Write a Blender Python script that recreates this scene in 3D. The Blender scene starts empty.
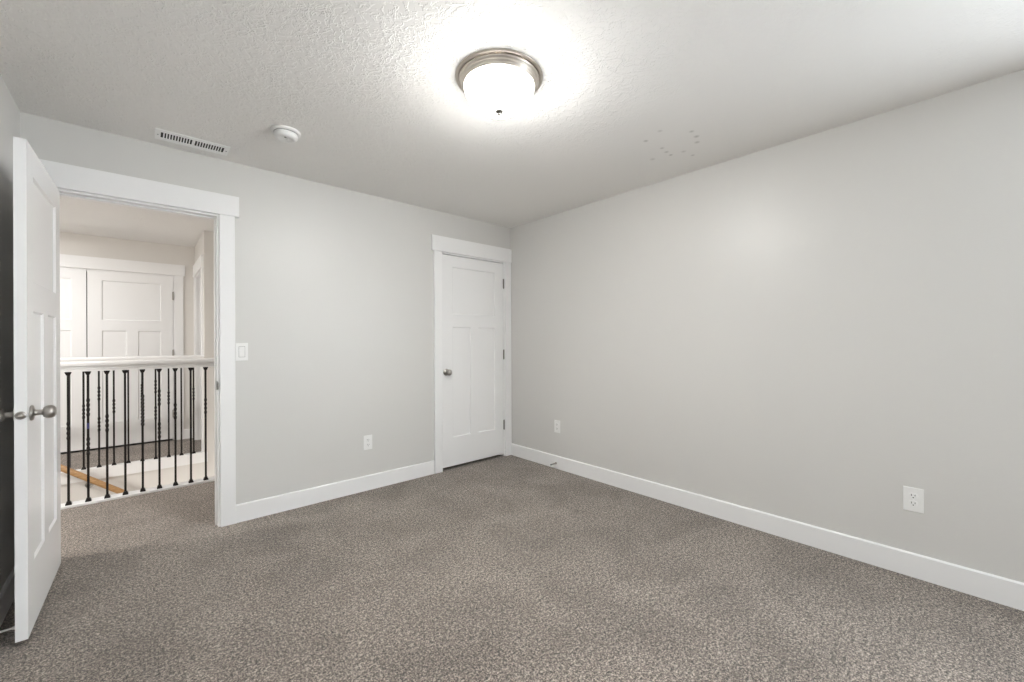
import bpy, bmesh, math, random
from mathutils import Vector, Matrix
random.seed(4)
C = bpy.context.scene.collection
PI = math.pi
H = 2.44            # ceiling height
XR, YB = 2.970, 3.348   # right wall plane, back wall plane
XL, YF = -0.472, -3.0   # left wall plane, wall behind the camera

# ---------------------------------------------------------------- camera
cam = bpy.data.objects.new('camera', bpy.data.cameras.new('camera')); C.objects.link(cam)
cam.data.sensor_width = 36; cam.data.sensor_fit = 'HORIZONTAL'
cam.data.lens = 414.815 / 1024 * 36
cam.data.shift_y = -0.33 / 1024
cam.data.clip_start = 0.02
cam.matrix_world = (Matrix.Translation((0, 0, 1.2258)) @ Matrix.Rotation(0.8418 - PI / 2, 4, 'Z')
                    @ Matrix.Rotation(PI / 2, 4, 'X') @ Matrix.Rotation(-0.004, 4, 'Z'))
bpy.context.scene.camera = cam

# ---------------------------------------------------------------- world, light, exposure
vs = bpy.context.scene.view_settings
vs.view_transform = 'Standard'; vs.look = 'None'; vs.gamma = 1; vs.use_curve_mapping = False
vs.exposure = 1.05
bpy.context.scene.cycles.diffuse_bounces = 8
bpy.context.scene.cycles.max_bounces = 14
w = bpy.data.worlds.new('world'); bpy.context.scene.world = w; w.use_nodes = True
w.node_tree.nodes['Background'].inputs[0].default_value = (0.75, 0.85, 1, 1)
w.node_tree.nodes['Background'].inputs[1].default_value = 0.3

def area(name, loc, rot, sx, sy, power, col):
    l = bpy.data.lights.new(name, 'AREA'); l.shape = 'RECTANGLE'; l.size = sx; l.size_y = sy
    l.energy = power; l.color = col
    o = bpy.data.objects.new(name, l); o.location = loc; o.rotation_euler = rot; C.objects.link(o); return o
# daylight coming in through the window in the right wall, just beside the camera
area('window_daylight', (XR + 0.03, -1.52, 1.45), (0, PI / 2, 0), 1.25, 1.5, 50, (0.87, 0.94, 1.0))
# the hallway's ceiling lights, left of the stairwell, and an area light standing in for light from downstairs
area('hall_lamp', (-1.35, 5.75, H - 0.03), (0, 0, 0), 0.34, 0.34, 12, (0.98, 0.99, 1.0))
area('landing_lamp', (-1.9, 4.0, H - 0.03), (0, 0, 0), 0.34, 0.34, 30, (1.0, 0.97, 0.94))
area('stairwell_bounce', (0.4, 4.72, -1.3), (PI * 0.72, 0, 0), 1.2, 0.2, 8, (1.0, 0.95, 0.9))
LAMP = 113.0          # emission of the glass shade of the bedroom light

# ---------------------------------------------------------------- materials
def mat(name, col, rough=0.5, metal=0.0, spec=0.5):
    m = bpy.data.materials.new(name); m.use_nodes = True
    b = m.node_tree.nodes['Principled BSDF']
    b.inputs['Base Color'].default_value = (*col, 1); b.inputs['Roughness'].default_value = rough
    b.inputs['Metallic'].default_value = metal; b.inputs['Specular IOR Level'].default_value = spec
    return m
def nd(m, t, **k):
    n = m.node_tree.nodes.new(t)
    for a, v in k.items(): setattr(n, a, v)
    return n
def lk(m, a, b): m.node_tree.links.new(a, b)
def bsdf(m): return m.node_tree.nodes['Principled BSDF']
def noise(m, scale, detail=2, rough=0.5, dist=0.0, src=None):
    n = nd(m, 'ShaderNodeTexNoise'); n.inputs['Scale'].default_value = scale
    n.inputs['Detail'].default_value = detail; n.inputs['Roughness'].default_value = rough
    n.inputs['Distortion'].default_value = dist
    if src is not None: lk(m, src, n.inputs['Vector'])
    return n
def pos(m): return nd(m, 'ShaderNodeNewGeometry').outputs['Position']
def objc(m): return nd(m, 'ShaderNodeTexCoord').outputs['Object']
def ramp(m, src, p0, p1, c0=(0, 0, 0, 1), c1=(1, 1, 1, 1)):
    r = nd(m, 'ShaderNodeValToRGB'); r.color_ramp.elements[0].position = p0; r.color_ramp.elements[1].position = p1
    r.color_ramp.elements[0].color = c0; r.color_ramp.elements[1].color = c1; lk(m, src, r.inputs[0]); return r
def math_n(m, op, a, b=None, c=None):
    n = nd(m, 'ShaderNodeMath', operation=op)
    for i, v in enumerate((a, b, c)):
        if v is None: continue
        if isinstance(v, (int, float)): n.inputs[i].default_value = v
        else: lk(m, v, n.inputs[i])
    return n.outputs[0]
def bump(m, src, dist, strength=1.0, prev=None):
    b = nd(m, 'ShaderNodeBump'); b.inputs['Distance'].default_value = dist; b.inputs['Strength'].default_value = strength
    lk(m, src, b.inputs['Height'])
    if prev is not None: lk(m, prev, b.inputs['Normal'])
    lk(m, b.outputs[0], bsdf(m).inputs['Normal']); return b.outputs[0]

def paint(name, col, rough, tex=0.0006, scale=120):
    m = mat(name, col, rough)
    n = noise(m, scale, 3, 0.5, 0, objc(m)); bump(m, n.outputs[0], tex, 0.5); return m
M = {}
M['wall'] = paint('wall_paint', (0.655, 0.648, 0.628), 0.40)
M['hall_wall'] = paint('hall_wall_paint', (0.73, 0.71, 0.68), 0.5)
M['trim'] = paint('trim_paint', (0.865, 0.865, 0.865), 0.32, 0.0002, 60)
M['door'] = paint('door_paint', (0.865, 0.865, 0.865), 0.27, 0.0002, 60)
M['plastic'] = mat('white_plastic', (0.85, 0.85, 0.84), 0.3)
M['slot'] = mat('dark_slot', (0.03, 0.03, 0.03), 0.6)
M['vent_white'] = mat('vent_enamel', (0.95, 0.95, 0.94), 0.35)
M['duct'] = mat('duct_interior', (0.035, 0.035, 0.035), 0.8)
M['rubber'] = mat('white_rubber', (0.75, 0.75, 0.73), 0.6)
M['tape'] = mat('blue_tape', (0.05, 0.055, 0.17), 0.6)
M['dark_gap'] = mat('closet_shade', (0.05, 0.045, 0.04), 0.9)  # near-black colour puts the shade of the shut closets into their walls
M['dark_nickel'] = mat('dark_shaded_nickel', (0.20, 0.19, 0.17), 0.3, 1.0)  # darker nickel; on the closet hinges its darkness is painted shade
M['led'] = mat('grey_plastic', (0.25, 0.25, 0.25), 0.4)

# brushed nickel with fine lathe marks
m = M['nickel'] = mat('brushed_nickel', (0.42, 0.40, 0.375), 0.28, 1.0)
n = noise(m, 300, 2, 0.5, 0, objc(m)); bump(m, n.outputs[0], 0.0002, 0.4)
m = M['plate_nickel'] = mat('satin_nickel_trim', (0.62, 0.57, 0.51), 0.36, 1.0)
n = noise(m, 260, 2, 0.5, 0, objc(m)); bump(m, n.outputs[0], 0.0002, 0.4)
m = M['iron'] = mat('oil_rubbed_iron', (0.012, 0.009, 0.008), 0.38, 0.3)
n = noise(m, 90, 3, 0.6, 0, objc(m)); bump(m, n.outputs[0], 0.0004, 0.5)
# oak
m = M['oak'] = mat('oak', (0.55, 0.32, 0.13), 0.38)
mp = nd(m, 'ShaderNodeMapping'); mp.inputs['Scale'].default_value = (2, 40, 40); lk(m, objc(m), mp.inputs['Vector'])
n = noise(m, 3, 5, 0.6, 0.4, mp.outputs[0])
r = ramp(m, n.outputs[0], 0.3, 0.7, (0.30, 0.155, 0.06, 1), (0.52, 0.32, 0.15, 1)); lk(m, r.outputs[0], bsdf(m).inputs['Base Color'])

# glass shade: frosted, glowing by its own emission (brighter and dimmer zones mottled into the glow)
m = M['shade'] = mat('frosted_glass', (0.85, 0.84, 0.80), 0.25)
n = noise(m, 9, 1, 0.5, 0, objc(m)); r = ramp(m, n.outputs[0], 0.35, 0.62, (0.72, 0.713, 0.695, 1), (1, 0.99, 0.965, 1))
lk(m, r.outputs[0], bsdf(m).inputs['Emission Color'])
# emission shaped: dim rim tames the ceiling halo, dim centre keeps the finial visible
ln = nd(m, 'ShaderNodeVectorMath', operation='LENGTH'); ml = nd(m, 'ShaderNodeVectorMath', operation='MULTIPLY')
lk(m, objc(m), ml.inputs[0]); ml.inputs[1].default_value = (1, 1, 0); lk(m, ml.outputs[0], ln.inputs[0])
g = ramp(m, math_n(m, 'DIVIDE', ln.outputs['Value'], 0.17), 0.24, 0.50, (0.014, 0.014, 0.014, 1), (1, 1, 1, 1))
for p_, v_ in ((0.74, 0.95), (0.82, 0.46), (0.90, 0.14), (0.96, 0.04)): g.color_ramp.elements.new(p_).color = (v_, v_, v_, 1)
lk(m, math_n(m, 'MULTIPLY', g.outputs[0], LAMP), bsdf(m).inputs['Emission Strength'])

# carpet: cut pile, taupe with dark and light flecks and broad footmarks
def carpet():
    m = mat('carpet', (0.2, 0.18, 0.16), 0.95, 0, 0.15); p = pos(m)
    a = noise(m, 125, 3, 0.7, 0.2, p); b = noise(m, 260, 3, 0.75, 0, p); f = noise(m, 60, 2, 0.6, 0.2, p); big = noise(m, 2.6, 5, 0.62, 0.7, p)
    s = math_n(m, 'ADD', math_n(m, 'ADD', math_n(m, 'MULTIPLY', a.outputs[0], 0.44), math_n(m, 'MULTIPLY', b.outputs[0], 0.40)), math_n(m, 'MULTIPLY', f.outputs[0], 0.16))
    r = ramp(m, s, 0.43, 0.575, (0.022, 0.016, 0.012, 1), (0.58, 0.495, 0.42, 1))
    r.color_ramp.elements.new(0.5).color = (0.162, 0.134, 0.112, 1)
    rb = ramp(m, big.outputs[0], 0.33, 0.67, (0.80, 0.785, 0.77, 1), (1.20, 1.205, 1.21, 1))
    mx = nd(m, 'ShaderNodeMix', data_type='RGBA', blend_type='MULTIPLY'); mx.inputs['Factor'].default_value = 1
    lk(m, r.outputs[0], mx.inputs['A']); lk(m, rb.outputs[0], mx.inputs['B'])
    lk(m, mx.outputs['Result'], bsdf(m).inputs['Base Color'])
    bump(m, s, 0.012, 0.8)
    bsdf(m).inputs['Sheen Weight'].default_value = 0.25; bsdf(m).inputs['Sheen Roughness'].default_value = 0.6
    return m
M['carpet'] = carpet()

# ceiling: skip-trowel texture, with a few scuffs
def ceiling_mat(scuffs):
    m = mat('textured_ceiling', (0.845, 0.835, 0.815), 0.62, 0, 0.3); p = pos(m)
    n1 = noise(m, 15, 3, 0.55, 1.1, p); n2 = noise(m, 27, 3, 0.6, 0.9, p); n3 = noise(m, 4.0, 2, 0.5, 0, p)
    def ridge(src, wd):
        d = math_n(m, 'ABSOLUTE', math_n(m, 'SUBTRACT', src, 0.5))
        return math_n(m, 'SMOOTH_MAX', math_n(m, 'SUBTRACT', 1.0, math_n(m, 'DIVIDE', d, wd)), 0.0, 0.3)
    pl = ramp(m, n2.outputs[0], 0.47, 0.55)
    h = math_n(m, 'ADD', math_n(m, 'MULTIPLY', ridge(n1.outputs[0], 0.035), ramp(m, n3.outputs[0], 0.35, 0.6).outputs[0]),
               math_n(m, 'MULTIPLY', pl.outputs[0], 0.55))
    sx = nd(m, 'ShaderNodeSeparateXYZ'); lk(m, p, sx.inputs[0])      # the bump gets weaker towards the right wall
    mr = nd(m, 'ShaderNodeMapRange'); lk(m, sx.outputs[0], mr.inputs[0])
    for i_, v_ in enumerate((1.35, 2.1, 1.0, 0.18)): mr.inputs[i_ + 1].default_value = v_
    nb = bump(m, math_n(m, 'MULTIPLY', h, mr.outputs[0]), 0.0034, 0.8)
    if scuffs:
        acc = None
        for (x, y, rr, k) in scuffs:
            sb = nd(m, 'ShaderNodeVectorMath', operation='SUBTRACT'); lk(m, p, sb.inputs[0]); sb.inputs[1].default_value = (x, y, H)
            rot = nd(m, 'ShaderNodeVectorRotate'); rot.rotation_type = 'Z_AXIS'; lk(m, sb.outputs[0], rot.inputs['Vector'])
            rot.inputs['Angle'].default_value = 0.73
            sc = nd(m, 'ShaderNodeVectorMath', operation='MULTIPLY'); lk(m, rot.outputs[0], sc.inputs[0]); sc.inputs[1].default_value = (1, 1, 1)
            ln = nd(m, 'ShaderNodeVectorMath', operation='LENGTH'); lk(m, sc.outputs[0], ln.inputs[0])
            v = math_n(m, 'MULTIPLY', math_n(m, 'MAXIMUM', math_n(m, 'SUBTRACT', 1.0, math_n(m, 'DIVIDE', ln.outputs['Value'], rr * 1.15)), 0.0), k * 0.62)
            acc = v if acc is None else math_n(m, 'MAXIMUM', acc, v)
        mx = nd(m, 'ShaderNodeMix', data_type='RGBA'); lk(m, acc, mx.inputs['Factor'])
        mx.inputs['A'].default_value = (0.845, 0.835, 0.815, 1); mx.inputs['B'].default_value = (0.22, 0.21, 0.19, 1)
        lk(m, mx.outputs['Result'], bsdf(m).inputs['Base Color'])
    return m
SC = [(2.249, 1.221, .016, .5), (2.393, 1.102, .016, .7), (2.474, 1.11, .018, .8), (2.549, 1.14, .018, .7), (2.297, 1.34, .016, .8),
      (2.46, 1.322, .015, .7), (2.532, 1.33, .016, .7), (2.594, 1.333, .014, .9), (2.562, 1.445, .02, .5), (2.608, 1.254, .018, .5), (2.706, 1.239, .014, .7)]
M['ceiling'] = ceiling_mat(SC)

# ---------------------------------------------------------------- mesh helpers
def box(bm, x0, x1, y0, y1, z0, z1):
    v = [bm.verts.new((x, y, z)) for z in (z0, z1) for (x, y) in ((x0, y0), (x1, y0), (x1, y1), (x0, y1))]
    fs = [(3, 2, 1, 0), (4, 5, 6, 7), (0, 1, 5, 4), (1, 2, 6, 5), (2, 3, 7, 6), (3, 0, 4, 7)]
    return [bm.faces.new([v[i] for i in f]) for f in fs]
def bevbox(bm, x0, x1, y0, y1, z0, z1, b=0.002, seg=2):
    t = bmesh.new(); box(t, x0, x1, y0, y1, z0, z1)
    bmesh.ops.bevel(t, geom=t.edges[:], offset=b, segments=seg, affect='EDGES', profile=0.6)
    merge(bm, t)
def merge(bm, t, mtx=None):
    if mtx is not None: bmesh.ops.transform(t, matrix=mtx, verts=t.verts)
    me = bpy.data.meshes.new('tmp'); t.to_mesh(me); bm.from_mesh(me); bpy.data.meshes.remove(me); t.free()
def lathe(bm, prof, seg=32, mtx=None):      # prof = [(r, z)], axis z
    t = bmesh.new(); rings = []
    for r, z in prof:
        if r < 1e-6: rings.append([t.verts.new((0, 0, z))])
        else: rings.append([t.verts.new((r * math.cos(2 * PI * k / seg), r * math.sin(2 * PI * k / seg), z)) for k in range(seg)])
    for a, b in zip(rings, rings[1:]):
        for k in range(seg):
            k2 = (k + 1) % seg
            if len(a) == 1 and len(b) == 1: break
            if len(a) == 1: t.faces.new((a[0], b[k2], b[k]))
            elif len(b) == 1: t.faces.new((a[k], a[k2], b[0]))
            else: t.faces.new((a[k], a[k2], b[k2], b[k]))
    bmesh.ops.recalc_face_normals(t, faces=t.faces)
    for f in t.faces: f.smooth = True
    merge(bm, t, mtx)
def tube(bm, pts, r, seg=10, ry=None):
    t = bmesh.new(); rings = []
    pts = [Vector(p) for p in pts]
    for i, p in enumerate(pts):
        d = (pts[min(i + 1, len(pts) - 1)] - pts[max(i - 1, 0)]).normalized()
        up = Vector((0, 0, 1)) if abs(d.z) < 0.95 else Vector((0, 1, 0))
        a = d.cross(up).normalized(); b = a.cross(d).normalized()
        rings.append([t.verts.new(p + a * r * math.cos(2 * PI * k / seg) + b * (ry or r) * math.sin(2 * PI * k / seg)) for k in range(seg)])
    for A, B in zip(rings, rings[1:]):
        for k in range(seg): t.faces.new((A[k], A[(k + 1) % seg], B[(k + 1) % seg], B[k]))
    t.faces.new(rings[0]); t.faces.new(rings[-1])
    bmesh.ops.recalc_face_normals(t, faces=t.faces)
    for f in t.faces: f.smooth = True
    merge(bm, t)
def obj(name, bm, m, parent=None, loc=None):
    me = bpy.data.meshes.new(name); bm.to_mesh(me); bm.free()
    for f in me.polygons:
        pass
    me.materials.append(m)
    o = bpy.data.objects.new(name, me); C.objects.link(o)
    if parent is not None: o.parent = parent
    if loc is not None: o.location = loc
    return o
def tag(o, label, cat, group=None, kind=None):
    o['label'] = label; o['category'] = cat
    if group: o['group'] = group
    if kind: o['kind'] = kind
    return o
def empty(name, loc=(0, 0, 0), rz=0.0):
    o = bpy.data.objects.new(name, None); C.objects.link(o); o.location = loc; o.rotation_euler = (0, 0, rz)
    o.empty_display_size = 0.1; return o
def bmn(): return bmesh.new()

def wall_bm(axis, p0, p1, u0, u1, z0, z1, holes=()):
    """a slab between p0 and p1 on its normal axis, spanning u0..u1 and z0..z1, with rectangular openings (ua, ub, za, zb)"""
    bm = bmn()
    us = sorted({u0, u1, *[h[0] for h in holes], *[h[1] for h in holes]})
    zs = sorted({z0, z1, *[h[2] for h in holes], *[h[3] for h in holes]})
    def solid(i, j):
        if i < 0 or j < 0 or i >= len(us) - 1 or j >= len(zs) - 1: return False
        cu, cz = (us[i] + us[i + 1]) / 2, (zs[j] + zs[j + 1]) / 2
        return not any(h[0] < cu < h[1] and h[2] < cz < h[3] for h in holes)
    cache = {}
    def V(p, u, z):
        k = (p, u, z)
        if k not in cache: cache[k] = bm.verts.new((u, p, z) if axis == 'Y' else (p, u, z))
        return cache[k]
    for i in range(len(us) - 1):
        for j in range(len(zs) - 1):
            if not solid(i, j): continue
            a, b, c, d = us[i], us[i + 1], zs[j], zs[j + 1]
            for p in (p0, p1): bm.faces.new((V(p, a, c), V(p, b, c), V(p, b, d), V(p, a, d)))
            for (di, dj, e) in ((-1, 0, ((a, c), (a, d))), (1, 0, ((b, c), (b, d))), (0, -1, ((a, c), (b, c))), (0, 1, ((a, d), (b, d)))):
                if not solid(i + di, j + dj):
                    bm.faces.new((V(p0, *e[0]), V(p0, *e[1]), V(p1, *e[1]), V(p1, *e[0])))
    bmesh.ops.recalc_face_normals(bm, faces=bm.faces)
    return bm
def struct(name, bm, m, label, cat):
    return tag(obj(name, bm, m), label, cat, kind='structure')

# ---------------------------------------------------------------- room shell
# openings
DX0, DX1, DZ = -0.395, 0.394, 2.076     # rough opening of the hall doorway
CX0, CX1 = 2.090, 2.892                 # rough opening of the closet doorway
WY = YB + 0.12                          # hall face of the back wall
YN, YFAR = 4.515, 5.66                  # the two railings
YC = 6.68                               # hall closet wall
XS = 0.51                               # hall side wall

struct('wall_back', wall_bm('Y', YB, WY, XL - 0.12, XR + 0.12, 0, H, [(DX0, DX1, 0, DZ), (CX0, CX1, 0, DZ)]), M['wall'],
       'pale warm grey painted wall holding the open doorway and the closet door', 'wall')
struct('wall_right', wall_bm('X', XR, XR + 0.12, YF - 0.12, YB, 0, H, [(-2.3, -0.75, 0.80, 2.10)]), M['wall'], 'long blank pale grey painted wall on the right', 'wall')
struct('wall_left', wall_bm('X', XL - 0.12, XL, YF - 0.12, YB, 0, H), M['wall'], 'narrow strip of wall in shade behind the open door', 'wall')
struct('wall_front', wall_bm('Y', YF - 0.12, YF, XL, XR, 0, H), M['wall'], 'pale grey wall behind the viewer', 'wall')

# one carpeted floor, with the stairwell left open
bm = bmn()
for (x0, x1, y0, y1) in ((-0.6, 3.1, YF - 0.12, WY), (-3.0, 1.9, WY, YN - 0.04), (-3.0, -1.69, YN - 0.04, YC), (-1.69, XS + 0.005, YFAR + 0.055, YC), (XS + 0.005, 1.9, 5.72, YC), (2.0, 3.1, WY, 4.2)):
    box(bm, x0, x1, y0, y1, -0.10, 0.0)
struct('floor', bm, M['carpet'], 'taupe flecked cut-pile carpet covering the bedroom and hallway floor', 'floor')
bm = bmn(); box(bm, -3.1, 3.1, YF - 0.12, YC + 0.1, H, H + 0.1)
struct('ceiling', bm, M['ceiling'], 'off-white trowel-textured ceiling around the round lamp', 'ceiling')

# closet interior behind the closed closet door
bm = bmn()
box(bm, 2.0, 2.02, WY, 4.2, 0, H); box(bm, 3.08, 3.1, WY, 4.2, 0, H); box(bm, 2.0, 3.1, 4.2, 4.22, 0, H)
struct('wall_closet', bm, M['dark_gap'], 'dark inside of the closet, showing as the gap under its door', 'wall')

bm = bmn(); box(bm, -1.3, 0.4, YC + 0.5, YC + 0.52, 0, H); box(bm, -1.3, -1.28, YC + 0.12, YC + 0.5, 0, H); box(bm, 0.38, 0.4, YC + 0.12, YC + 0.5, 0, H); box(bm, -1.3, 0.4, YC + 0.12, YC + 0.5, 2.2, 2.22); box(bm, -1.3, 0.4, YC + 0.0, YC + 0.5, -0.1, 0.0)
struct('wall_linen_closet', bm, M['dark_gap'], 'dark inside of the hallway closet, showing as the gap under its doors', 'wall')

# hallway
bm = bmn(); box(bm, -3.1, XL - 0.12, YB, WY, 0, H)
struct('wall_hall_front', bm, M['hall_wall'], 'hallway wall left of the doorway, hidden from the bedroom', 'wall')
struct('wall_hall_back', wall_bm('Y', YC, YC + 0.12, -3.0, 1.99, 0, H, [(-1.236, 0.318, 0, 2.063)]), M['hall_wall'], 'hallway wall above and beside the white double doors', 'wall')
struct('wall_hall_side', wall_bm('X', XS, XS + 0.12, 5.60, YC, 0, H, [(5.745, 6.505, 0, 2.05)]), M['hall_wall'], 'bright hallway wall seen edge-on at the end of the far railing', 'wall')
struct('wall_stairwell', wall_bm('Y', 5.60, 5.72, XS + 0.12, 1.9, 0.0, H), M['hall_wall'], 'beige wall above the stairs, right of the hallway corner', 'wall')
bm = bmn()
box(bm, -1.69, 1.9, 5.60, 5.72, -2.8, -0.08); box(bm, -1.69, 1.9, 5.60, 5.604, -0.08, 0.0); box(bm, XS, 1.9, 5.604, 5.72, -0.08, 0.0)
struct('wall_stairwell_lower', bm, M['hall_wall'], 'grey stairwell wall below the far railing, behind the oak handrail', 'wall')
bm = bmn(); box(bm, -1.69, 1.9, 4.45, 4.57, -2.8, -0.10)
struct('wall_stairwell_near', bm, M['hall_wall'], 'stairwell wall directly below the near railing', 'wall')
bm = bmn(); box(bm, 1.9, 1.99, WY, YC, -2.8, H)
struct('wall_hall_right', bm, M['hall_wall'], 'hallway end wall hidden to the right of the doorway', 'wall')
bm = bmn(); box(bm, -3.1, -3.0, WY, YC + 0.12, 0, H)
struct('wall_hall_left', bm, M['hall_wall'], 'hallway end wall hidden behind the open door', 'wall')
bm = bmn()                                              # flight of carpeted steps going down to the right
for k in range(13):
    box(bm, -1.69 + 0.275 * k, -1.69 + 0.275 * (k + 1), 4.57, 5.60, -2.8, -0.19 * (k + 1) + 0.0)
struct('stairs', bm, M['carpet'], 'carpeted stairs going down between the two railings', 'stairs')

# ---------------------------------------------------------------- trim around openings
def casing(name, axis, pl, side, u0, u1, ztop, hdr_u0, hdr_u1, label, depth, both_inner=(True, True), cw=0.085, thick=0.018, zh=2.205, lcut=None):
    """flat craftsman casing; u0,u1 = finished (jamb) opening; pl = wall plane; side = -1 faces lower coordinate; depth = wall thickness"""
    r = empty(name); tag(r, label, 'door frame', kind='structure')
    s = side
    def bb(a0, a1, p0, p1, z0, z1, b=0.0015):
        bm = bmn(); p0, p1 = min(p0, p1), max(p0, p1)
        if axis == 'Y': bevbox(bm, a0, a1, p0, p1, z0, z1, b)
        else: bevbox(bm, p0, p1, a0, a1, z0, z1, b)
        return bm
    rv = 0.012
    if both_inner[0]: obj('side_casing', bb(max(u0 - rv - cw, XL + 0.002) if side == -1 and axis == 'Y' and pl == YB else u0 - rv - cw, u0 - rv, pl, pl + s * thick, 0, ztop + rv), M['trim'], r)
    if both_inner[1]: obj('side_casing', bb(u1 + rv, u1 + rv + cw, pl, pl + s * thick, 0, ztop + rv), M['trim'], r)
    obj('header_casing', bb(hdr_u0, hdr_u1, pl, pl + s * (thick + 0.007), ztop + rv, zh), M['trim'], r)
    # jamb lining with the stop strip
    bm = bmn(); q0, q1 = pl + s * 0.001, pl - s * depth
    def ad(a0, a1, p0, p1, z0, z1):
        p0, p1 = min(p0, p1), max(p0, p1)
        if axis == 'Y': box(bm, a0, a1, p0, p1, z0, z1)
        else: box(bm, p0, p1, a0, a1, z0, z1)
    ad(u0 - 0.019, u0, q0, q1, 0, ztop); ad(u1, u1 + 0.019, q0, q1, 0, ztop); ad(u0 - 0.019, u1 + 0.019, q0, q1, ztop, ztop + 0.018)
    s0, s1 = pl - s * 0.040, pl - s * 0.075
    ad(u0, u0 + 0.010, s0, s1, 0, ztop - 0.01); ad(u1 - 0.010, u1, s0, s1, 0, ztop - 0.01); ad(u0, u1, s0, s1, ztop - 0.01, ztop)
    obj('jamb', bm, M['trim'], r)
    return r
def trims():
    t1 = casing('trim_1', 'Y', YB, -1, -0.376, 0.375, 2.058, XL + 0.002, 0.496, 'white flat casing and wide header framing the open hall doorway', 0.12)
    t2 = casing('trim_2', 'Y', YB, -1, 2.110, 2.873, 2.052, 1.993, XR - 0.003, 'white flat casing and header around the closed closet door', 0.12, cw=0.080)
    t3 = casing('trim_3', 'Y', YC, -1, -1.216, 0.298, 2.045, -1.33, 0.412, 'white casing and header around the hallway double doors', 0.12, zh=2.192)
    t4 = casing('trim_4', 'X', XS, -1, 5.765, 6.485, 2.03, 5.64, 6.60, 'white casing of the open doorway in the hallway side wall, seen edge-on', 0.12, zh=2.18)
    return t1
t1 = trims()
# strike plate on the latch side jamb of the hall doorway
bm = bmn(); bevbox(bm, 0.3725, 0.3755, YB + 0.004, YB + 0.034, 0.905, 0.965, 0.0008, 1)
obj('strike_plate', bm, M['dark_nickel'], t1)
bm = bmn(); bevbox(bm, 0.3745, 0.3775, YB - 0.0195, YB + 0.004, 0.912, 0.958, 0.0008, 1)
obj('strike_lip', bm, M['dark_nickel'], t1)

def baseboard(name, segs, label, z=0.122, t=0.014):
    """segs: list of (axis, wall plane, side, u0, u1)"""
    bm = bmn()
    for axis, pl, s, u0, u1 in segs:
        prof = [(0, 0), (t, 0), (t, z - 0.006), (t * 0.55, z), (0, z)]
        A, B = [], []
        for p, zz in prof:
            q = pl + s * p
            A.append(bm.verts.new((u0, q, zz) if axis == 'Y' else (q, u0, zz)))
            B.append(bm.verts.new((u1, q, zz) if axis == 'Y' else (q, u1, zz)))
        n = len(prof)
        for k in range(n): bm.faces.new((A[k], A[(k + 1) % n], B[(k + 1) % n], B[k]))
        bm.faces.new(A); bm.faces.new(B)
    bmesh.ops.recalc_face_normals(bm, faces=bm.faces)
    return struct(name, bm, M['trim'], label, 'baseboard')
baseboard('baseboard_back', [('Y', YB, -1, 0.472, 2.013)], 'white baseboard between the hall doorway and the closet door')
baseboard('baseboard_right', [('X', XR, -1, YF, YB - 0.019)], 'long white baseboard along the blank right wall')
baseboard('baseboard_left', [('X', XL, 1, YF + 0.015, YB - 0.02)], 'shaded white baseboard behind the open door')
baseboard('baseboard_front', [('Y', YF, 1, XL + 0.015, XR - 0.015)], 'white baseboard below the window behind the viewer')
baseboard('baseboard_hall', [('Y', YC, -1, 0.396, XS), ('Y', YC, -1, -2.99, -1.32)], 'short white baseboard right of the hallway double doors')

# window beside the camera, beyond the frame's right edge
wn = empty('window_1', (0, 0, 0)); tag(wn, 'white framed bedroom window in the right wall beside the viewer', 'window', kind='structure')
bm = bmn()
for a in ((-2.38, -2.30, 0.72, 2.18), (-0.75, -0.67, 0.72, 2.18), (-2.30, -0.75, 2.10, 2.18), (-2.30, -0.75, 0.72, 0.80)):
    bevbox(bm, XR - 0.018, XR, a[0], a[1], a[2], a[3], 0.002)
obj('window_frame', bm, M['trim'], wn)
bm = bmn()
for a in ((-2.30, -2.26, 0.8, 2.1), (-0.79, -0.75, 0.8, 2.1), (-1.545, -1.505, 0.84, 2.06), (-2.26, -0.79, 2.06, 2.1), (-2.26, -0.79, 0.8, 0.84)):
    box(bm, XR + 0.05, XR + 0.09, a[0], a[1], a[2], a[3])
obj('sash', bm, M['trim'], wn)
g = mat('window_glass', (1, 1, 1), 0.02); bsdf(g).inputs['Transmission Weight'].default_value = 1.0; bsdf(g).inputs['IOR'].default_value = 1.05
bm = bmn(); box(bm, XR + 0.069, XR + 0.073, -2.26, -0.79, 0.84, 2.06); obj('pane', bm, g, wn)

# ---------------------------------------------------------------- doors
def door_leaf(w, h0=0.014, h1=2.044, t=0.035, stile=0.116, mid=0.098):
    """three-panel craftsman leaf: hinge edge at x=0, free edge at x=w, thickness y 0..t; both faces panelled"""
    bm = bmn(); zb, zl, zu, zt = 0.300, 1.360, 1.482, 1.936
    xm = w / 2
    for a in ((0, stile, h0, h1), (w - stile, w, h0, h1), (stile, w - stile, h0, zb), (stile, w - stile, zl, zu), (stile, w - stile, zt, h1), (xm - mid / 2, xm + mid / 2, zb, zl)):
        box(bm, a[0], a[1], 0, t, a[2], a[3])
    bmesh.ops.remove_doubles(bm, verts=bm.verts, dist=1e-5)
    rc, sl = 0.009, 0.007
    for (a, b, c, d) in ((stile, xm - mid / 2, zb, zl), (xm + mid / 2, w - stile, zb, zl), (stile, w - stile, zu, zt)):
        for y, yi in ((0, rc), (t, t - rc)):
            o = [bm.verts.new(v) for v in ((a, y, c), (b, y, c), (b, y, d), (a, y, d))]
            i = [bm.verts.new(v) for v in ((a + sl, yi, c + sl), (b - sl, yi, c + sl), (b - sl, yi, d - sl), (a + sl, yi, d - sl))]
            for k in range(4):
                q = (o[k], o[(k + 1) % 4], i[(k + 1) % 4], i[k]); bm.faces.new(q)
            bm.faces.new(i)
    # drop the inner faces hidden inside the frame, then fix the normals
    bmesh.ops.recalc_face_normals(bm, faces=bm.faces)
    return bm
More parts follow.
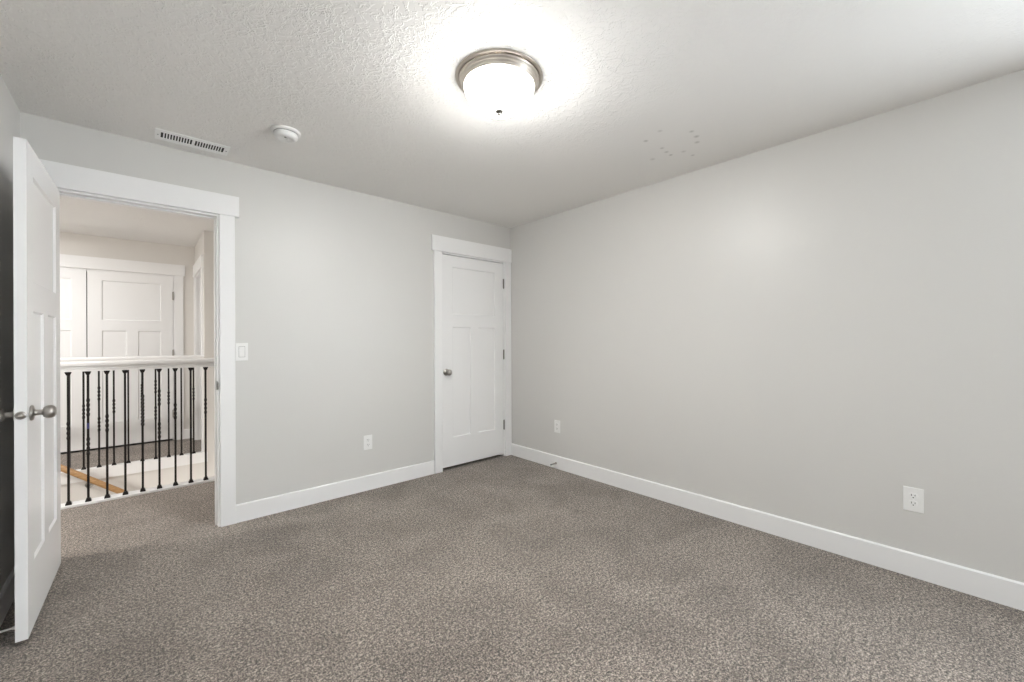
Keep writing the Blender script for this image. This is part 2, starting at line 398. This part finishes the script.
def knob_bm(direction=1):
    """door knob pointing along +y*direction from the leaf face at y=0"""
    bm = bmn()
    prof = [(0, 0), (0.032, 0), (0.0325, 0.004), (0.029, 0.009), (0.016, 0.011), (0.0125, 0.014), (0.0115, 0.030), (0.014, 0.036),
            (0.021, 0.0365), (0.0265, 0.044), (0.0285, 0.052), (0.0275, 0.060), (0.0225, 0.068), (0.014, 0.0725), (0, 0.074)]
    lathe(bm, prof, 32, Matrix.Rotation(-PI / 2 * direction, 4, 'X'))
    return bm
def hinge_bm():
    bm = bmn(); lathe(bm, [(0, -0.053), (0.004, -0.053), (0.0045, -0.05), (0.0062, -0.048), (0.0062, 0.048), (0.0045, 0.05), (0.004, 0.053), (0, 0.053)], 14)
    bevbox(bm, -0.003, 0.012, 0.001, 0.004, -0.048, 0.048, 0.0005, 1); return bm

# the open door: hinged at the left jamb, folded back almost against the left wall
d1 = empty('door_1', (-0.3665, 3.332, 0), math.atan2(-0.755, -0.015))
tag(d1, 'white three-panel door standing open into the room at the left edge', 'door', kind='structure')
W1 = 0.764
# in leaf space x runs to the free edge, +y is towards the room side (+X world)
obj('leaf', door_leaf(W1, h0=0.023, h1=2.052), M['door'], d1)
k1 = obj('knob', knob_bm(1), M['nickel'], d1, (W1 - 0.062, 0.035, 0.932))
k2 = obj('knob', knob_bm(-1), M['nickel'], d1, (W1 - 0.062, 0.0, 0.932))
bm = bmn(); lathe(bm, [(0, 0), (0.0165, 0), (0.0165, 0.0012), (0.015, 0.002), (0.009, 0.002), (0.009, 0.006), (0.006, 0.012), (0, 0.013)], 24, Matrix.Rotation(PI / 2, 4, 'Y'))
lt = obj('latch', bm, M['nickel'], d1, (W1, 0.0175, 0.932))
for z in (0.335, 1.08, 1.83): obj('hinge', hinge_bm(), M['nickel'], d1, (-0.0075, -0.004, z))

# bedroom closet door (shut); hinge side on the right
d2 = empty('door_2', (2.869, YB + 0.003, 0), PI)
tag(d2, 'closed white three-panel closet door in the corner of the bedroom', 'door', kind='structure')
def leaf_flip(w, **k):
    bm = door_leaf(w, **k); bmesh.ops.transform(bm, matrix=Matrix.Translation((0, -0.035, 0)), verts=bm.verts); return bm
obj('leaf', leaf_flip(0.756, h0=0.027), M['door'], d2)
obj('knob', knob_bm(1), M['nickel'], d2, (0.756 - 0.042, 0.0, 0.930))
for z in (0.335, 1.08, 1.83): obj('hinge', hinge_bm(), M['dark_nickel'], d2, (-0.002, 0.006, z))

# hallway double doors
for i, (nm, xh, rz, lab) in enumerate((('door_3', 0.295, PI, 'right leaf of the white hallway double doors, hinges on its right'),
                                       ('door_4', -1.213, PI, 'left leaf of the white hallway double doors, partly behind the open door'))):
    d = empty(nm, (xh, YC - 0.004, 0), PI); tag(d, lab, 'door', 'hallway double doors', 'structure')
    if i == 0:
        obj('leaf', leaf_flip(0.750, h0=0.022), M['door'], d)
        for z in (0.335, 1.08, 1.80): obj('hinge', hinge_bm(), M['nickel'], d, (-0.002, 0.006, z))
    else:
        d.rotation_euler = (0, 0, 0)
        obj('leaf', door_leaf(0.750, h0=0.022), M['door'], d)
        for z in (0.335, 1.08, 1.80): obj('hinge', hinge_bm(), M['nickel'], d, (-0.002, -0.006, z))

# ---------------------------------------------------------------- stairwell railings
SH = 0.034
def shoe_bm(up=1):
    bm = bmn(); t = bmesh.new()
    a, b = SH / 2, 0.0085
    lv = [(a, 0), (a, 0.007), (b + 0.003, 0.022), (b + 0.002, 0.026)]
    rings = [[t.verts.new((sx * r, sy * r, z * up)) for sx, sy in ((-1, -1), (1, -1), (1, 1), (-1, 1))] for r, z in lv]
    for A, B in zip(rings, rings[1:]):
        for k in range(4): t.faces.new((A[k], A[(k + 1) % 4], B[(k + 1) % 4], B[k]))
    t.faces.new(rings[0]); t.faces.new(rings[-1]); bmesh.ops.recalc_face_normals(t, faces=t.faces)
    merge(bm, t); return bm
ZB, ZT = 0.015, 1.006
def baluster_bm(kind):
    """square iron bar from ZB to ZT; clusters of four knuckles at the given heights"""
    bm = bmn(); h = 0.0070
    twist = kind if isinstance(kind, tuple) and kind and kind[0] == 'twist' else None
    if twist:
        z0, z1 = twist[1], twist[2]; box(bm, -h, h, -h, h, ZB, z0); box(bm, -h, h, -h, h, z1, ZT)
        N = 56; rings = []
        for k in range(N + 1):
            a = 2 * PI * 2.25 * k / N; z = z0 + (z1 - z0) * k / N
            rings.append([bm.verts.new((math.cos(a + q) * h * 1.65, math.sin(a + q) * h * 1.65, z)) for q in (PI / 4, 3 * PI / 4, 5 * PI / 4, 7 * PI / 4)])
        for A, B in zip(rings, rings[1:]):
            for k in range(4): bm.faces.new((A[k], A[(k + 1) % 4], B[(k + 1) % 4], B[k]))
    else:
        box(bm, -h, h, -h, h, ZB, ZT)
        for c in (kind or ()):
            for k in range(4):
                z = c + (1.5 - k) * 0.036
                lathe(bm, [(0.006, z - 0.018), (0.0085, z - 0.013), (0.0102, z - 0.005), (0.0107, z), (0.0102, z + 0.005), (0.0085, z + 0.013), (0.006, z + 0.018)], 14)
    return bm
KIND = [(0.566,), (0.730, 0.433), (0.596,), (), ('twist', 0.545, 0.80), (0.765, 0.493), (0.640,), (), (0.662,)]
SHOE_UP, SHOE_DN = None, None
def railing(y, x_first, extra, label, x0, x1, plate, pitch):
    r = empty('stair_railing', (0, y, 0)); tag(r, label, 'railing', 'railings on both sides of the stairwell')
    # moulded wooden top rail: rounded cap over a narrower fillet
    bm = bmn()
    prof = [(-0.021, 1.006), (0.021, 1.006), (0.021, 1.022), (0.014, 1.028), (0.014, 1.040), (0.030, 1.046), (0.033, 1.052), (0.033, 1.066), (0.028, 1.075), (0.016, 1.080), (0, 1.082),
            (-0.016, 1.080), (-0.028, 1.075), (-0.033, 1.066), (-0.033, 1.052), (-0.030, 1.046), (-0.014, 1.040), (-0.014, 1.028), (-0.021, 1.022)]
    A = [bm.verts.new((x0, p, z)) for p, z in prof]; B = [bm.verts.new((x1, p, z)) for p, z in prof]; n = len(prof)
    for k in range(n): bm.faces.new((A[k], A[(k + 1) % n], B[(k + 1) % n], B[k]))
    bm.faces.new(A); bm.faces.new(B); bmesh.ops.recalc_face_normals(bm, faces=bm.faces)
    obj('top_rail', bm, M['trim'], r)
    bm = bmn(); bevbox(bm, x0, x1, plate[0] - y, plate[1] - y, -0.02, ZB, 0.002)
    obj('base_plate', bm, M['trim'], r)
    for k in range(-extra, 9):
        kd = KIND[k % 9]
        x = x_first + pitch * k + (0.011 if k == -1 and y > 5 else 0)
        if k == -1 and y > 5: kd = ()
        b = obj('baluster', baluster_bm(kd), M['iron'], r, (x, 0, 0))
        s1 = obj('shoe', shoe_bm(1), M['iron'], b, (0, 0, ZB)); s2 = obj('collar', shoe_bm(-1), M['iron'], b, (0, 0, ZT))
        if k == 1 and y < 5:
            bm = bmn(); box(bm, -0.0072, 0.0072, -0.0072, 0.0072, 0.567, 0.612)
            tp = obj('tape', bm, M['tape'], b); tp['label'] = 'small piece of blue tape'
    return r
railing(YN, -0.409, 3, 'near white rail with black iron balusters, just outside the doorway', -1.69, 1.895, (YN - 0.036, YN + 0.06), 0.1034)
railing(YFAR, -0.413, 4, 'far white rail with black iron balusters, across the stairwell', -1.69, XS - 0.001, (YFAR - 0.055, YFAR + 0.055), 0.1040)
# skirt board under the far railing
bm = bmn(); bevbox(bm, -1.69, XS + 0.025, 5.582, 5.5995, -0.078, 0.028, 0.002)
struct('trim_5', bm, M['trim'], 'white skirt board along the stairwell edge below the far railing', 'trim')
bm = bmn(); bevbox(bm, -1.69, 1.895, 4.572, 4.59, -0.12, 0.013, 0.002)
struct('trim_6', bm, M['trim'], 'white skirt board on the stairwell side below the near railing', 'trim')

# oak handrail on the far stairwell wall
hr = empty('stair_handrail', (-0.546, 5.51, 0.094)); tag(hr, 'round oak handrail sloping down along the stairwell wall', 'handrail')
def hz(x): return -0.795 * (x + 0.546)        # height relative to the root
bm = bmn(); tube(bm, [(-0.75, 0, hz(-1.296)), (2.1, 0, hz(1.554))], 0.021, 16, 0.026); obj('rail', bm, M['oak'], hr)
for xb in (-0.375, 1.0):
    bm = bmn(); z = hz(xb) - 0.03
    X = xb + 0.549
    lathe(bm, [(0, 0), (0.030, 0), (0.030, 0.004), (0.022, 0.010), (0, 0.010)], 20, Matrix.Translation((X, 0.088, z - 0.05)) @ Matrix.Rotation(PI / 2, 4, 'X'))
    tube(bm, [(X, 0.082, z - 0.05), (X, 0.045, z - 0.060), (X, 0.015, z - 0.045), (X, 0, z - 0.015), (X, 0, z + 0.004)], 0.0065, 10)
    obj('bracket', bm, M['nickel'], hr)

# ---------------------------------------------------------------- ceiling light
LX, LY = 1.239, 1.469
cl = empty('ceiling_light', (LX, LY, H)); tag(cl, 'round flush-mount lamp with frosted glass bowl and nickel rim, lit', 'ceiling lamp')
bm = bmn()
lathe(bm, [(0.10, -0.0005), (0.2005, -0.0005), (0.2015, -0.003), (0.2000, -0.006), (0.1880, -0.0075), (0.1850, -0.0060), (0.10, -0.004)], 80)
obj('ceiling_pan', bm, M['plate_nickel'], cl)
bm = bmn()
lathe(bm, [(0.12, -0.0075), (0.1830, -0.0080), (0.1850, -0.0110), (0.1850, -0.0150), (0.1820, -0.0190), (0.1775, -0.0210), (0.1765, -0.0240), (0.1780, -0.0265),
           (0.1765, -0.0300), (0.1725, -0.0325), (0.1710, -0.0355), (0.1715, -0.0385), (0.1690, -0.0415), (0.1640, -0.0430), (0.155, -0.040), (0.12, -0.03)], 80)
obj('rim', bm, M['plate_nickel'], cl)
bm = bmn(); pr = []
for k in range(19):
    a = PI / 2 * k / 18
    pr.append((0.162 * math.cos(a) ** 0.85 if k < 18 else 0.0, -0.040 - 0.113 * math.sin(a) ** 1.1))
lathe(bm, pr, 80); obj('glass_shade', bm, M['shade'], cl)
bm = bmn(); lathe(bm, [(0, -0.1505), (0.0165, -0.1505), (0.0175, -0.154), (0.0140, -0.159), (0.008, -0.162), (0.0095, -0.166), (0.007, -0.172), (0, -0.175)], 24)
obj('finial', bm, M['dark_nickel'], cl)

# ---------------------------------------------------------------- smoke detector
sd = empty('smoke_detector', (0.626, 2.655, H), 0.6); tag(sd, 'round white smoke detector on the ceiling, right of the air vent', 'smoke detector')
bm = bmn(); lathe(bm, [(0, 0), (0.076, 0), (0.077, -0.006), (0.073, -0.012), (0.06, -0.013)], 48); obj('mounting_base', bm, M['plastic'], sd)
bm = bmn(); lathe(bm, [(0.056, -0.0128), (0.060, -0.016), (0.063, -0.024), (0.060, -0.036), (0.052, -0.044), (0.036, -0.047), (0.034, -0.043), (0, -0.043)], 48); obj('body', bm, M['plastic'], sd)
bm = bmn(); lathe(bm, [(0, -0.0425), (0.013, -0.0425), (0.013, -0.047), (0.011, -0.049), (0, -0.049)], 24); o = obj('test_button', bm, M['plastic'], sd, (0.008, -0.008, 0))
bm = bmn(); lathe(bm, [(0, -0.0425), (0.006, -0.0425), (0.006, -0.0445), (0, -0.045)], 16); o = obj('indicator', bm, M['led'], sd, (-0.018, -0.012, 0))
bm = bmn(); lathe(bm, [(0.0615, -0.0128), (0.0622, -0.0128), (0.0632, -0.0160), (0.0622, -0.0166)], 48); obj('shadow_gap', bm, M['led'], sd)  # grey ring paints in the shadow gap between base and body

# ---------------------------------------------------------------- ceiling air vent
va = empty('ceiling_vent', (0.239, 3.168, H)); tag(va, 'white slotted air vent on the ceiling above the open doorway', 'vent')
L2, W2, LI, WI = 0.178, 0.078, 0.152, 0.042
bm = bmn()
def frame(zt, zb):
    bevbox(bm, -L2, L2, -W2, -WI, zb, zt, 0.002); bevbox(bm, -L2, L2, WI, W2, zb, zt, 0.002)
    box(bm, -L2, -LI, -WI, WI, zb, zt); box(bm, LI, L2, -WI, WI, zb, zt); box(bm, -0.007, 0.007, -WI, WI, zb, zt)
frame(-0.0005, -0.0055)
obj('faceplate', bm, M['vent_white'], va)
bm = bmn(); box(bm, -LI, LI, -WI, WI, -0.0014, -0.0004); obj('duct', bm, M['duct'], va)
NS = 11
for sgn in (-1, 1):
    for k in range(1, NS):
        x = sgn * (0.007 + (LI - 0.007) * k / NS)
        bm = bmn(); t = bmesh.new(); box(t, -0.0030, 0.0030, -WI, WI, -0.0048, -0.0040)
        merge(bm, t, Matrix.Translation((x, 0, 0)) @ Matrix.Translation((0, 0, 0.0008)) @ Matrix.Rotation(sgn * 0.25, 4, 'Y'))
        obj('louver', bm, M['vent_white'], va)
for x in (-0.165, 0.165):
    bm = bmn(); lathe(bm, [(0, -0.0054), (0.0045, -0.0054), (0.0035, -0.0072), (0, -0.0076)], 14); obj('screw', bm, M['led'], va, (x, 0, 0))

# ---------------------------------------------------------------- switch and outlets (built facing -Y, plate back at y=0)
def turn(o, loc, rz): o.location = loc; o.rotation_euler = (0, 0, rz)
ls = empty('light_switch'); tag(ls, 'white rocker light switch beside the hall doorway casing', 'light switch')
bm = bmn(); bevbox(bm, -0.036, 0.036, -0.006, 0, -0.060, 0.060, 0.003, 3); obj('switch_plate', bm, M['plastic'], ls)
bm = bmn()
t = bmesh.new(); bx = bevbox(t, -0.0165, 0.0165, -0.010, -0.004, -0.033, 0.033, 0.0015); merge(bm, t, Matrix.Rotation(0.06, 4, 'X'))
obj('rocker', bm, M['plastic'], ls)
bm = bmn()
for a in ((-0.0185, -0.0165, -0.035, 0.035), (0.0165, 0.0185, -0.035, 0.035), (-0.0185, 0.0185, -0.0365, -0.0345), (-0.0185, 0.0185, 0.0345, 0.0365)): box(bm, a[0], a[1], -0.0063, -0.0055, a[2], a[3])
obj('rocker_gap', bm, M['led'], ls)
for z in (-0.048, 0.048):
    bm = bmn(); lathe(bm, [(0, 0.0055), (0.003, 0.0055), (0.0025, 0.0072), (0, 0.0075)], 12, Matrix.Translation((0, 0, z)) @ Matrix.Rotation(PI / 2, 4, 'X')); obj('screw', bm, M['plastic'], ls)
turn(ls, (0.511, YB, 1.157), 0)

def outlet(label, hw=0.0365, hh=0.059):
    r = empty('power_outlet'); tag(r, label, 'outlet', 'wall power outlets')
    bm = bmn(); bevbox(bm, -hw, hw, -0.006, 0, -hh, hh, 0.003, 3); obj('outlet_plate', bm, M['plastic'], r)
    for zc in (0.0195, -0.0195):
        bm = bmn(); t = bmesh.new()
        pts = []
        for k in range(40):
            a = 2 * PI * k / 40; x = 0.0172 * math.cos(a); z = max(-0.0145, min(0.0145, 0.0172 * math.sin(a))); pts.append((x, z))
        A = [t.verts.new((x, -0.0055, z)) for x, z in pts]; B = [t.verts.new((x * 0.96, -0.0082, z * 0.96)) for x, z in pts]
        for k in range(40): t.faces.new((A[k], A[(k + 1) % 40], B[(k + 1) % 40], B[k]))
        t.faces.new(B); bmesh.ops.recalc_face_normals(t, faces=t.faces); merge(bm, t, Matrix.Translation((0, 0, zc)))
        f = obj('receptacle', bm, M['plastic'], r)
        bm = bmn()
        box(bm, -0.0078, -0.0053, -0.0086, -0.0080, zc - 0.001, zc + 0.0085); box(bm, 0.0053, 0.0078, -0.0086, -0.0080, zc, zc + 0.0075)
        lathe(bm, [(0, 0), (0.0028, 0), (0.0028, 0.0006), (0, 0.0006)], 12, Matrix.Translation((0, -0.0080, zc - 0.0075)) @ Matrix.Rotation(PI / 2, 4, 'X'))
        obj('slots', bm, M['slot'], f)
    bm = bmn(); lathe(bm, [(0, 0.0055), (0.003, 0.0055), (0.0025, 0.0075), (0, 0.0078)], 12, Matrix.Rotation(PI / 2, 4, 'X')); obj('screw', bm, M['plastic'], r)
    return r
turn(outlet('white power outlet on the back wall between the two doorways'), (1.390, YB, 0.392), 0)
turn(outlet('white power outlet on the right wall nearest the viewer', 0.039, 0.0615), (XR, 0.219, 0.398), -PI / 2)
turn(outlet('white power outlet low on the right wall, near the closet corner'), (XR, 2.676, 0.402), -PI / 2)

# ---------------------------------------------------------------- door stops
def stop(label, length, m_rod, loc, rz, spring=True):
    """points along +x from the baseboard face"""
    r = empty('door_stop', loc, rz); tag(r, label, 'door stop')
    Rx = Matrix.Rotation(PI / 2, 4, 'Y')
    bm = bmn(); lathe(bm, [(0, 0), (0.012, 0), (0.012, 0.003), (0.007, 0.007), (0.0045, 0.009), (0, 0.009)], 20, Rx); obj('mount', bm, m_rod, r)
    bm = bmn()
    if spring:
        tube(bm, [(0.008 + (length - 0.018) * k / 150, 0.0055 * math.cos(k * 2 * PI / 7.5), 0.0055 * math.sin(k * 2 * PI / 7.5)) for k in range(151)], 0.0014, 6)
    else:
        lathe(bm, [(0.004, 0.008), (0.004, length - 0.012)], 12, Rx)
    obj('spring' if spring else 'rod', bm, m_rod, r)
    bm = bmn(); lathe(bm, [(0, length - 0.013), (0.0065, length - 0.013), (0.0075, length - 0.006), (0.006, length), (0, length)], 16, Rx); obj('tip', bm, M['rubber'] if not spring else M['led'], r)
    return r
stop('small grey spring door stop on the baseboard near the closet corner', 0.075, M['nickel'], (XR - 0.014, 2.684, 0.052), PI)
stop('small white rod door stop between the left baseboard and open door', 0.071, M['rubber'], (XL + 0.0145, 2.642, 0.052), 0, False)
